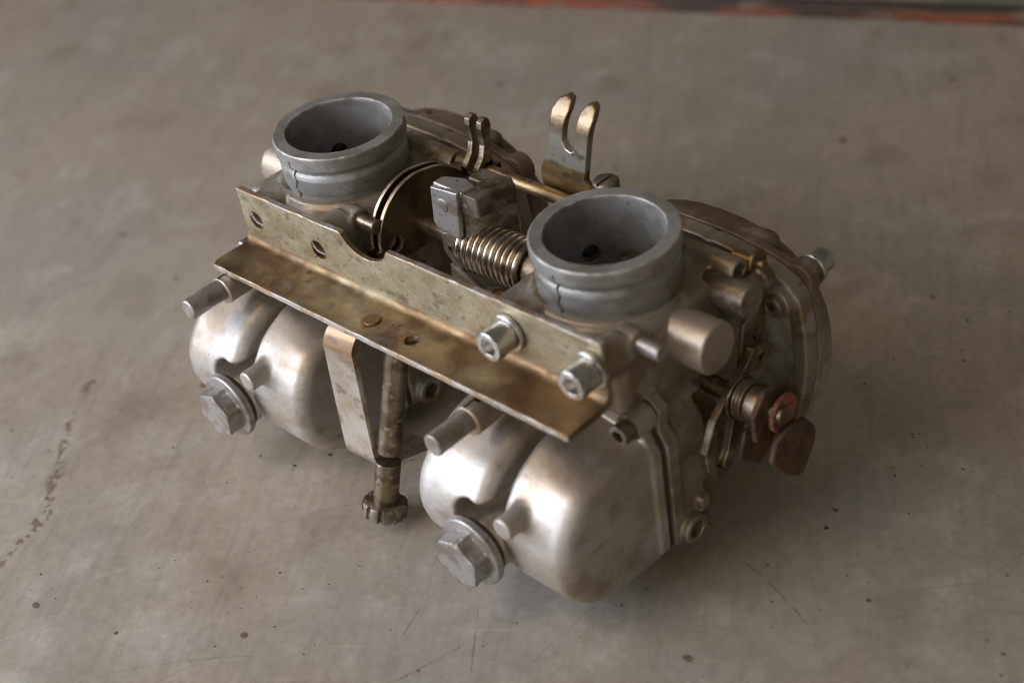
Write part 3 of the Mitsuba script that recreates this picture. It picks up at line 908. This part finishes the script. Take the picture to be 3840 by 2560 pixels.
def c_bench(p, n, uv):
    x, y, z = mm(p)
    big, mid = stains(x, y)
    c = MX((0.37, 0.322, 0.258), (0.315, 0.296, 0.264), SS(.40, .66, big))
    c = MX(c, (0.41, 0.388, 0.352), SS(.52, .74, mid) * .55)
    c = MX(c, (0.23, 0.185, 0.14), SS(.56, .76, rfbm(x, y, 26, 4, 7.7)) * .5)
    streak = FB((x * .82 + y * .57) / 3.0, (y * .82 - x * .57) / 28, 2.0, octaves=3)
    c = MX(c, (0.25, 0.225, 0.195), SS(.52, .75, streak) * .30)
    c = c * (.92 + .16 * N(x / .55, y / .55, .5)) * (.87 + .26 * rfbm(x, y, 2.6, 3, 8.0))
    # pale dried puddle marks with a lighter rim
    for px, py, rx in ((80, -20, 15), (88, -38, 12), (-245, -30, 40), (120, 250, 34), (60, 300, 30), (95, 120, 9), (106, 128, 7)):
        d = dr.sqrt((x - px) ** 2 + (y - py) ** 2) / rx + .8 * (rfbm(x, y, 12, 5, 2.0 + px) - .5)
        c = MX(c, (0.43, 0.415, 0.39), SS(1.05, .88, d) * .24 + SS(.12, .0, dr.abs(d - .97)) * .10)
    # rust-brown tide line on the left
    w_ = 5 * (N(x / 9, y / 9, 2) - .5)
    tide = dr.minimum(dr.minimum(seg(x, y, -154, -158, -164, -131), seg(x, y, -164, -131, -202, -97)), seg(x, y, -202, -97, -217, -74)) + w_
    c = MX(c, (0.17, 0.12, 0.085), SS(2.4, .2, tide) * SS(.42, .62, N(x / 1.5, y / 1.5, 6)) * .8)
    c = MX(c, (0.13, 0.11, 0.09), dots(x + 1, y + 2, 2.6, .30, .07, .2, 211) * .6)
    dk = (0.055, 0.042, 0.034)
    c = MX(c, dk, dots(x, y, 6.0, .14, .12, .36, 11) * .85)
    c = MX(c, dk, dots(x + 13, y + 5, 17.0, .26, .25, .75, 31) * .9)
    c = MX(c, (0.11, 0.075, 0.055), dots(x + 3, y + 25, 38.0, .35, .6, 1.9, 51) * .85)
    rg = dots(x + 4, y + 9, 19.0, .16, 1.0, 2.0, 71) - dots(x + 4, y + 9, 19.0, .16, .72, 1.55, 71)
    c = MX(c, (0.2, 0.18, 0.16), dr.clip(rg, 0, 1) * .45)
    c = MX(c, (0.13, 0.11, 0.09), scratch(x, y, 42, .35, .26, 101) * .4)
    c = MX(c, (0.55, 0.50, 0.44), scratch(x + 11, y + 29, 31, .55, .17, 131) * .45)
    c = MX(c, (0.14, 0.12, 0.10), scratch(x + 21, y + 9, 90, .45, .3, 161) * .35)
    for s_ in ((-14.5, -98.4, -20, -82), (-20, -82, -22, -72), (-5, -71, 13.5, -93), (46, -6, 59, -8), (59, -8, 81, -16), (-8, -120, 2, -86)):
        c = MX(c, (0.09, 0.075, 0.06), SS(.42, .05, seg(x, y, *s_)) * SS(.2, .7, N(x / 3, y / 3, 4)) * .6)
    return c


def r_bench(p, n, uv):
    x, y, z = mm(p)
    big, mid = stains(x, y)
    return .36 + .16 * SS(.35, .65, big) + .12 * SS(.4, .7, mid) + .2 * dots(x + 13, y + 5, 14.0, .32, .3, .85, 31)


def b_bench(p, n, uv):
    x, y, z = mm(p)
    return rfbm(x, y, 1.3, 3, 3.1) + 1.4 * rfbm(x, y, 13, 2, 1.0)


metal('bench_metal', c_bench, r_bench, .32, (b_bench, 3e-5, 4e-4), .5)

ED = np.array([268.0, 111.0]) / math.hypot(268, 111)          # run of the bench's far edge
EN = np.array([-ED[1], ED[0]])
E0 = np.array([-63.0, 347.3])


def edge_pt(s, d, z):
    q = E0 + ED * s + EN * d
    return [q[0], q[1], z - ZT]


def prism(s0, s1, d0, d1, z0, z1):
    V = [edge_pt(s, d, z) for s in (s0, s1) for d in (d0, d1) for z in (z0, z1)]
    F = [[0, 1, 3], [0, 3, 2], [4, 6, 7], [4, 7, 5], [0, 4, 5], [0, 5, 1], [2, 3, 7], [2, 7, 6], [0, 2, 6], [0, 6, 4], [1, 5, 7], [1, 7, 3]]
    return np.array(V, float), np.array(F)


scene['workbench_top'] = {**mesh(prism(-1400, 900, -1300, 0, -4, 0), False), 'bsdf': {'type': 'ref', 'id': 'bench_metal'}}
labels['workbench_top'] = {'label': 'stained and scratched sheet steel bench top', 'kind': 'structure'}


def c_rail(p, n, uv):
    x, y, z = mm(p)
    s = x * float(ED[0]) + y * float(ED[1])
    k = FB(s / 34 + 2.3, z / 6, 5.5, octaves=4)
    c = MX((0.035, 0.028, 0.024), (0.26, 0.065, 0.025), SS(.44, .58, k) * SS(ZT * 0 + 6.2, 4.2, z + 2.2 * N(s / 9, 3.3, .5)))
    c = MX(c, (0.06, 0.045, 0.038), SS(-330, -130, s - float(E0 @ ED)) * .3)
    return MX(c, (0.16, 0.13, 0.10), SS(.58, .7, FB(s / 17 + 9, z / 5, 1.5, octaves=3)) * .7)


metal('rail_paint', c_rail, .55, .1)
scene['bench_rail'] = {**mesh(prism(-1400, 900, 2, 7, -30, 7), False), 'bsdf': {'type': 'ref', 'id': 'rail_paint'}}
labels['bench_rail'] = {'label': 'flaking red painted strip along the far edge of the bench', 'category': 'rail'}


def c_far(p, n, uv):
    x, y, z = mm(p)
    return MX((0.20, 0.19, 0.175), (0.30, 0.27, 0.24), SS(.4, .65, FB(x / 40, y / 40, 1.1, octaves=3)))


metal('far_sheet', c_far, .5, .3)
scene['rear_ledge'] = {**mesh(prism(-1400, 900, 7.2, 700, -30, 2.0), False), 'bsdf': {'type': 'ref', 'id': 'far_sheet'}}
labels['rear_ledge'] = {'label': 'grey ledge behind the red strip', 'kind': 'structure'}

# grit lying on the bench
rng = np.random.default_rng(5)
GV, GF, n0 = [], [], 0
oct_v = np.array([[1, 0, 0], [-1, 0, 0], [0, 1, 0], [0, -1, 0], [0, 0, 1], [0, 0, -1.0]])
oct_f = np.array([[0, 2, 4], [2, 1, 4], [1, 3, 4], [3, 0, 4], [2, 0, 5], [1, 2, 5], [3, 1, 5], [0, 3, 5]])
for _ in range(90):
    q = np.array([rng.uniform(-190, 190), rng.uniform(-190, 130)])
    r = rng.uniform(.18, .42) if rng.random() < .88 else rng.uniform(.5, .95)
    v = oct_v * r * rng.uniform(.6, 1.2, (6, 1)) * [1, 1, .6]
    a = rng.uniform(0, 6.28)
    v = v @ np.array([[math.cos(a), math.sin(a), 0], [-math.sin(a), math.cos(a), 0], [0, 0, 1]])
    GV.append(v + [q[0], q[1], -ZT + .45 * r])
    GF.append(oct_f + n0)
    n0 += 6
metal('grit_dirt', (0.06, 0.042, 0.032), .8, 0.0)
scene['grit'] = {**mesh((np.vstack(GV), np.vstack(GF)), False), 'bsdf': {'type': 'ref', 'id': 'grit_dirt'}}
labels['grit'] = {'label': 'dark specks of grit scattered over the bench', 'kind': 'stuff'}
